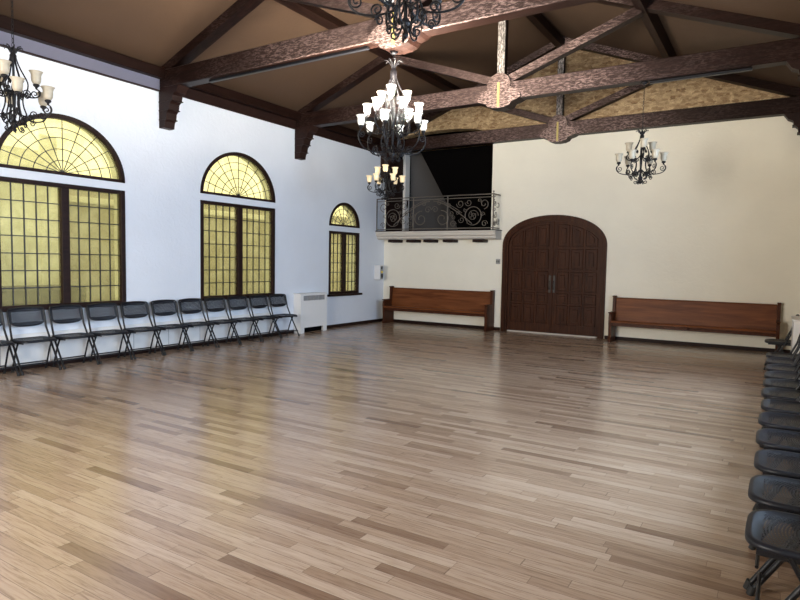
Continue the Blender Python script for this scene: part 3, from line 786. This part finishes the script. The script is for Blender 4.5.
# ------------------------------------------------------------------ chandeliers
def arm_curve(R0, zs, zlow, r0, z0):
    """from the stem (r0,z0) sweeping down and out, up to the candle cup at (R0, zs)"""
    P = [Vector((r0, z0)), Vector((r0 + .02, zlow + .03)), Vector((R0 * .72, zlow - .03)), Vector((R0 + .07, zlow + .02)), Vector((R0 + .065, zs - .07)), Vector((R0, zs - .045))]
    out = []
    n_ = 22
    for i in range(n_ + 1):         # Bezier
        t = i / n_; Q = [p.copy() for p in P]
        while len(Q) > 1: Q = [Q[a] * (1 - t) + Q[a + 1] * t for a in range(len(Q) - 1)]
        out.append(Q[0])
    return out
def make_chandelier(tiers, H, big, chain_top, lit, shade_m, lcol, rot0=0.2):
    r = empty('chandelier')
    k = 1.35 if big else 1.0
    c = MB()
    c.lathe([(.004, 0), (.018 * k, .015), (.02 * k, .03), (.008, .045), (.03 * k, .08), (.035 * k, .10), (.012 * k, .13), (.012, .2), (.02 * k, H * .45), (.024 * k, H * .52), (.012, H * .62),
             (.012, H * .80), (.03 * k, H * .84), (.032 * k, H * .90), (.018, H * .93), (.028 * k, H * .965), (.006, H)], n=12)
    c.build('stem', M['iron'], r)
    c = MB()
    for i in range(8):            # leafy crown
        a = 2 * PI * i / 8; ca, sa = math.cos(a), math.sin(a)
        pts = [(.02, H * .93), (.035, H * .96), (.055 * k, H - .005), (.085 * k, H + .0), (.09 * k, H - .02)]
        c.tube([(q[0] * ca, q[0] * sa, q[1]) for q in pts], [.008, .008, .007, .006, .003], 5)
    c.build('crown', M['iron'], r)
    nst = 6
    for i in range(nst):          # long S strips of the cage
        a = 2 * PI * (i + .5) / nst; ca, sa = math.cos(a), math.sin(a); c = MB()
        rb = .13 * k
        pts = [(.02, H * .90), (.035, H * .82), (rb * .55, H * .72), (rb, H * .60), (rb * .92, H * .50), (rb * .55, H * .42), (rb * .62, H * .30), (rb * .9, H * .2), (rb * .75, H * .1), (.03, H * .09)]
        pp = []
        for q in range(len(pts) - 1):
            for s in range(3):
                t = s / 3; pp.append((pts[q][0] * (1 - t) + pts[q + 1][0] * t, pts[q][1] * (1 - t) + pts[q + 1][1] * t))
        for _ in range(2): pp = [pp[0]] + [((pp[q - 1][0] + pp[q][0] * 2 + pp[q + 1][0]) / 4, (pp[q - 1][1] + pp[q][1] * 2 + pp[q + 1][1]) / 4) for q in range(1, len(pp) - 1)] + [pp[-1]]
        c.tube([(q[0] * ca, q[0] * sa, q[1]) for q in pp], .0075, 5)
        for (cr, cz, rr, sg) in ((rb * .9, H * .44, .035 * k, 1), (rb * .55, H * .62, .025 * k, -1), (rb * 1.25, H * .12, .035 * k, 1)):
            sp_ = [(cr + (rr - .008) * (1 - q / 14 * .75) * math.cos(sg * q / 14 * 9), cz + (rr) * (1 - q / 14 * .75) * math.sin(sg * q / 14 * 9)) for q in range(15)]
            c.tube([(q[0] * ca, q[0] * sa, q[1]) for q in sp_], .006, 5)
        c.build('cage_scroll', M['iron'], r)
    c = MB()
    for i in range(6):            # scrolls beneath
        a = 2 * PI * i / 6; ca, sa = math.cos(a), math.sin(a)
        sp_ = [(.015 + .05 * k * (q / 5), .10 - .09 * math.sin(q / 5 * 1.6)) for q in range(6)] + [(.07 * k + .03 * (1 - q / 9) * math.cos(-PI / 2 + q / 9 * 6), .035 + .028 * (1 - q / 9) * math.sin(-PI / 2 + q / 9 * 6)) for q in range(10)]
        c.tube([(q[0] * ca, q[0] * sa, q[1]) for q in sp_], .006, 5)
    c.build('bottom_scrolls', M['iron'], r)
    for (na, Rr, zs, zlow, zst, off, sc) in tiers:
        for i in range(na):
            a = rot0 + off + 2 * PI * i / na; c = MB()
            cv = arm_curve(Rr, zs, zlow, .02, zst)
            c.tube([(q.x, 0, q.y) for q in cv], .0075 * k ** .5, 6)
            # curls on the arm
            for (cr, cz, rr, sg, ph) in ((Rr - .015, zs - .10, .045, -1, .8), (Rr * .55, zlow + .055, .042, 1, -1.5), (Rr * .30, zlow + .02, .03, -1, 1.2)):
                c.tube([(cr + rr * (1 - q / 18 * .8) * math.cos(ph + sg * q / 18 * 9.5), 0, cz + rr * (1 - q / 18 * .8) * math.sin(ph + sg * q / 18 * 9.5)) for q in range(19)], .006, 5)
            c.lathe([(.004, -.05), (.01, -.045), (.012, -.03), (.03 * sc, -.015), (.032 * sc, -.002), (.022 * sc, .006), (.010, .03)], (Rr, 0, zs), 12)
            arm = c.build('arm', M['iron'], r); arm.rotation_euler = (0, 0, a)
            q = MB(); pr = [(.016, 0), (.034, .006), (.045, .030), (.048, .060), (.047, .090), (.054, .112), (.068, .130)]
            pr = [(x_ * sc, z_ * sc) for x_, z_ in pr]
            q.lathe(pr + [(x_ - .004, z_ + .001) for x_, z_ in pr[::-1]], (0, 0, 0), 18, open_=True)
            sh = q.build('lamp_shade', shade_m, arm); sh.location = (Rr, 0, zs + .004)
            if lit:
                l = bpy.data.lights.new('bulb', 'POINT'); l.energy = lit * (.25 if big and Rr < .25 else 1.0); l.color = lcol; l.shadow_soft_size = .025
                lo = bpy.data.objects.new('bulb', l); COL.objects.link(lo); lo.parent = arm; lo.location = (Rr, 0, zs + .125 * sc)
    c = MB(); z = H - .01; kx = 0
    while z < chain_top - .02:
        st = .045; zz = min(z + .055, chain_top)
        ring = [(math.cos(t) * .011, z + (zz - z) / 2 + math.sin(t) * (zz - z) / 2) for t in [2 * PI * q / 8 for q in range(9)]]
        c.tube([((q[0], 0, q[1]) if kx % 2 == 0 else (0, q[0], q[1])) for q in ring], .003, 4); z += st; kx += 1
    c.tube([(.006, .006, H), (.006, .006, chain_top)], .003, 4)
    c.lathe([(.001, chain_top - .04), (.03, chain_top - .03), (.055, chain_top), (.001, chain_top)], n=12)
    c.build('chain', M['iron'], r)
    return r
ZB = 2.86
SM = [(6, .325, .34, .13, .22, 0, 1.0), (3, .20, .52, .36, .44, .55, 1.0)]
WARM = (1.0, .86, .66); WHITE = (1.0, .93, .80)
def hang(o, x, y, z, rz, lab):
    o.location = (x, y, z); o.rotation_euler = (0, 0, rz); tag(o, lab, 'chandelier', 'wrought iron chandeliers')
top = 4.41 - ZB
hang(make_chandelier(SM, .82, False, top, 0, M['shade_off'], WARM), 7.02, TRY[1], ZB, .1, 'small unlit iron chandelier with nine beige glass shades before the cream far wall')
hang(make_chandelier(SM, .86, False, top, 0, M['shade_off'], WARM), 2.16, TRY[3], ZB, .5, 'iron chandelier with beige shades at the left edge, before the nearest arched window')
hang(make_chandelier(SM, .82, False, top + .06, 1.0, M['shade_amber'], WARM), 2.29, TRY[1], ZB - .06, .3, 'small chandelier with amber glowing shades in front of the balcony')
hang(make_chandelier(SM, .82, False, 4.41 - 2.96, BULB * .5, M['shade_on'], WHITE), 6.88, TRY[3], 2.96, .2, 'iron chandelier cut off by the top edge, only its lower scrolls showing')
BG = [(6, .42, .42, .07, .20, -1.222, .95), (6, .335, .60, .33, .42, .436, .95), (3, .19, .78, .55, .62, -1.134, .95)]
hang(make_chandelier(BG, 1.27, True, 4.27 - 2.89, BULB, M['shade_on'], WHITE, 0.0), 4.60, TRY[2], 2.89, 0, 'large three-tier iron chandelier with fifteen lit white shades hanging in the centre')
